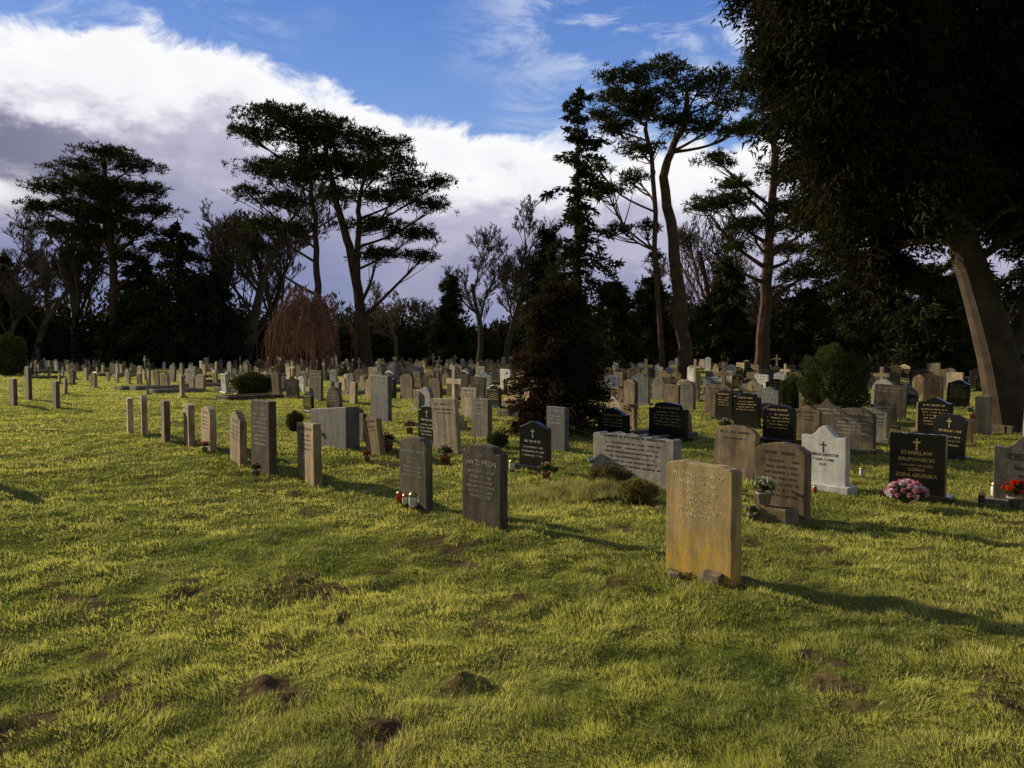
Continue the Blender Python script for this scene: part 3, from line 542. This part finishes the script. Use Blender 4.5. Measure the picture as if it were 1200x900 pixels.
while c_<78:
    s=-70.0
    while s<90:
        s+=random.uniform(.95,1.5) if random.random()>.12 else random.uniform(1.8,3.2)
        p2=u_*s+v_*(c_+random.gauss(0,.10)); 
        if p2[1]<6 or p2[1]>84: continue
        px_=600+p2[0]/p2[1]*F
        if px_<-170 or px_>1370: continue
        dist=np.hypot(*p2)
        if c_<11 and px_>560: continue
        if c_<11 and px_<470 and random.random()<.75: continue
        pr=.88 if dist<45 else .62
        if px_<330 and dist<30: pr=.40
        if random.random()>pr: continue
        if any(np.hypot(*(p2-q))<.85 for q in MAN): continue
        if any(np.hypot(*(p2-q[0]))<q[1] for q in avoid): continue
        rz=ROT+math.radians(random.gauss(0,6)); sc_=random.uniform(.85,1.12)
        z_=float(hmap(p2[0],p2[1]))
        if dist>28 and random.random()<.45: me=VAR[random.choice([v for v in range(60) if v%12 in (1,3,7,11)])]  # far stones picked paler more often, sunlight put into their colour
        else: me=VAR[random.choice([v for v in range(60) if v%12!=11 or random.random()<.5])]
        if random.random()<.035: obj('stone_cross',random.choice(CR),(p2[0],p2[1],z_),(0,0,rz)); continue
        obj('gravestone',me,(p2[0],p2[1],z_-.02),(math.radians(random.gauss(0,2)),math.radians(random.gauss(0,1.8)),rz),(sc_,1,sc_*random.uniform(.8,1.1))); cnt+=1
        if dist>13 and random.random()<.22: obj('grave_kerb',random.choice([kerb,kerb2]),(p2[0],p2[1],z_-.01),(0,0,rz))
    c_+=random.uniform(2.1,2.7)
print('stones',cnt)
obj('stone_cross',CR[1],tuple(G(1033,470)),(0,0,ROT)); obj('stone_cross',CR[2],tuple(G(640,452)),(0,0,ROT))
def rock(name,px_,py_,sx_,sy_,sz_,mat,dz=0,rot=ROT):
    bm=bmesh.new(); add_box(bm,0,0,sz_/2-.03,sx_,sy_,sz_,0,.012,.85)
    for v in bm.verts: v.co+=Vector((random.gauss(0,.007),random.gauss(0,.007),random.gauss(0,.006)))
    me=bpy.data.meshes.new(name); bm.to_mesh(me); bm.free(); me.materials.append(mat); g_=G(px_,py_); return obj(name,me,(g_[0],g_[1],hmap(g_[0],g_[1])+dz),(0,0,rot))
rock('broken_stone',836,682,.18,.10,.10,M_dgrey)
rock('broken_stone',792,674,.10,.07,.07,M_dgrey)
rock('stone_base_block',911,607,.34,.26,.17,M_brown)
# ---------------------------------------------------------------- lathe things
def lathe(prof,n_=18,mats=(),mi=None,name='x'):
    V=[];Fc=[]
    for r_,z_ in prof:
        for k in range(n_): V.append((r_*math.cos(2*math.pi*k/n_),r_*math.sin(2*math.pi*k/n_),z_))
    for a_ in range(len(prof)-1):
        for k in range(n_): Fc.append((a_*n_+k,a_*n_+(k+1)%n_,(a_+1)*n_+(k+1)%n_,(a_+1)*n_+k))
    me=bpy.data.meshes.new(name); me.from_pydata(V,[],Fc)
    for m_ in mats: me.materials.append(m_)
    for i_,p_ in enumerate(me.polygons):
        p_.use_smooth=True
        if mi: p_.material_index=mi[i_//n_]
    return me
M_rg=plain('red_glass',(.5,.02,.02),.15); M_wg=plain('white_glass',(.7,.68,.62),.2); M_cap=plain('brass_cap',(.45,.33,.12),.35,1); M_terra=plain('terracotta',(.30,.13,.07),.8); M_potg=plain('stone_pot',(.3,.28,.24),.8)
def lantern(px_,py_,mat,s=1):
    me=lathe([(0,0),(.035,0),(.04,.01),(.036,.03),(.042,.06),(.040,.11),(.032,.125),(.040,.128),(.040,.14),(.02,.165),(.006,.17),(.0,.175)],16,(mat,M_cap),[1,1,1,0,0,0,1,1,1,1,1],'lantern')
    g_=G(px_,py_); obj('grave_lantern',me,(g_[0],g_[1],float(hmap(g_[0],g_[1]))+.01),(0,0,0),(s,s,s))
for a_ in ((468,588,M_rg,.8),(484,593,M_wg,1.1),(493,591,M_wg,.8),(475,591,M_wg,.8),(1167,583,M_wg,1.3),(1150,590,M_dk,.8),(600,550,M_wg,1),(800,560,M_wg,.9),(955,575,M_rg,.6),(1010,556,M_wg,.8)): lantern(*a_)
def flowers(px_,py_,r_,cols,pot=None,z0=None,nf=34):
    g_=G(px_,py_); zb=float(hmap(g_[0],g_[1])); root=bpy.data.objects.new('flower_pot' if pot else 'flower_bouquet',None); S.collection.objects.link(root); root.location=(g_[0],g_[1],zb+(z0 or 0))
    hh=0
    if pot:
        hh=r_*1.0; me=lathe([(0,0),(r_*.45,0),(r_*.6,hh*.8),(r_*.68,hh*.82),(r_*.68,hh),(r_*.55,hh),(r_*.5,hh*.8),(0,hh*.8)],18,(pot,),None,'pot'); obj('pot',me,parent=root)
    tb=TB(); c0=np.array([0,0,hh+r_*.45])
    u=rng.normal(size=(500,3)); u/=np.linalg.norm(u,axis=1)[:,None]; u[:,2]=np.abs(u[:,2])*.9-.2; tb.leaves(c0+u*r_*.75*rng.random((500,1))**.4,u+rng.normal(size=(500,3))*.5,r_*.32,r_*.10,leafcols(500,(.07,.12,.03),.4),0)
    for k in range(nf):
        a_=rng.random()*6.283; e_=rng.random()**.7*1.45; n_=np.array([math.cos(a_)*math.sin(e_),math.sin(a_)*math.sin(e_),math.cos(e_)]); c=c0+n_*r_*np.array([1,1,.75]); 
        col=np.array(cols[rng.integers(len(cols))]); m_=26; dd=rng.normal(size=(m_,3))+n_*.8
        tb.leaves(np.repeat(c[None],m_,0),dd,r_*.19,r_*.13,leafcols(m_,col,.15),0); tb.tube([c0-np.array([0,0,r_*.4]),c],[.002,.002],3,0)
    o_=tb.build('blooms',[M_petal]); o_.parent=root
flowers(895,605,.12,[(.72,.7,.55),(.8,.78,.7),(.4,.5,.18)],M_potg,z0=.15,nf=44)
flowers(1062,592,.20,[(.80,.45,.52),(.9,.84,.84),(.65,.25,.38)],None,nf=60,z0=.04)
flowers(1190,590,.13,[(.8,.04,.02),(.85,.08,.03)],M_potg,nf=34)
flowers(881,606,.07,[(.55,.5,.4)],M_potg,nf=12)
for a_ in ((455,530,.13,[(.45,.06,.1),(.6,.5,.5)]),(522,540,.13,[(.5,.2,.3),(.65,.6,.5)]),(430,540,.07,[(.6,.05,.03)]),(697,552,.10,[(.15,.25,.6),(.7,.7,.7)]),(640,560,.10,[(.65,.4,.1),(.6,.55,.4)]),(850,508,.14,[(.6,.05,.05),(.7,.6,.6)]),(725,468,.16,[(.6,.1,.1),(.7,.6,.2)]),(480,508,.12,[(.6,.2,.3)]),(905,478,.16,[(.65,.3,.35),(.6,.6,.6)]),(535,478,.16,[(.65,.5,.1)]),(598,480,.14,[(.6,.05,.05)]),(1140,492,.14,[(.6,.05,.05),(.7,.65,.6)]),(300,554,.08,[(.5,.3,.3)]),(240,531,.08,[(.6,.1,.1)])):
    flowers(*a_,pot=random.choice([M_potg,M_terra]),nf=18)
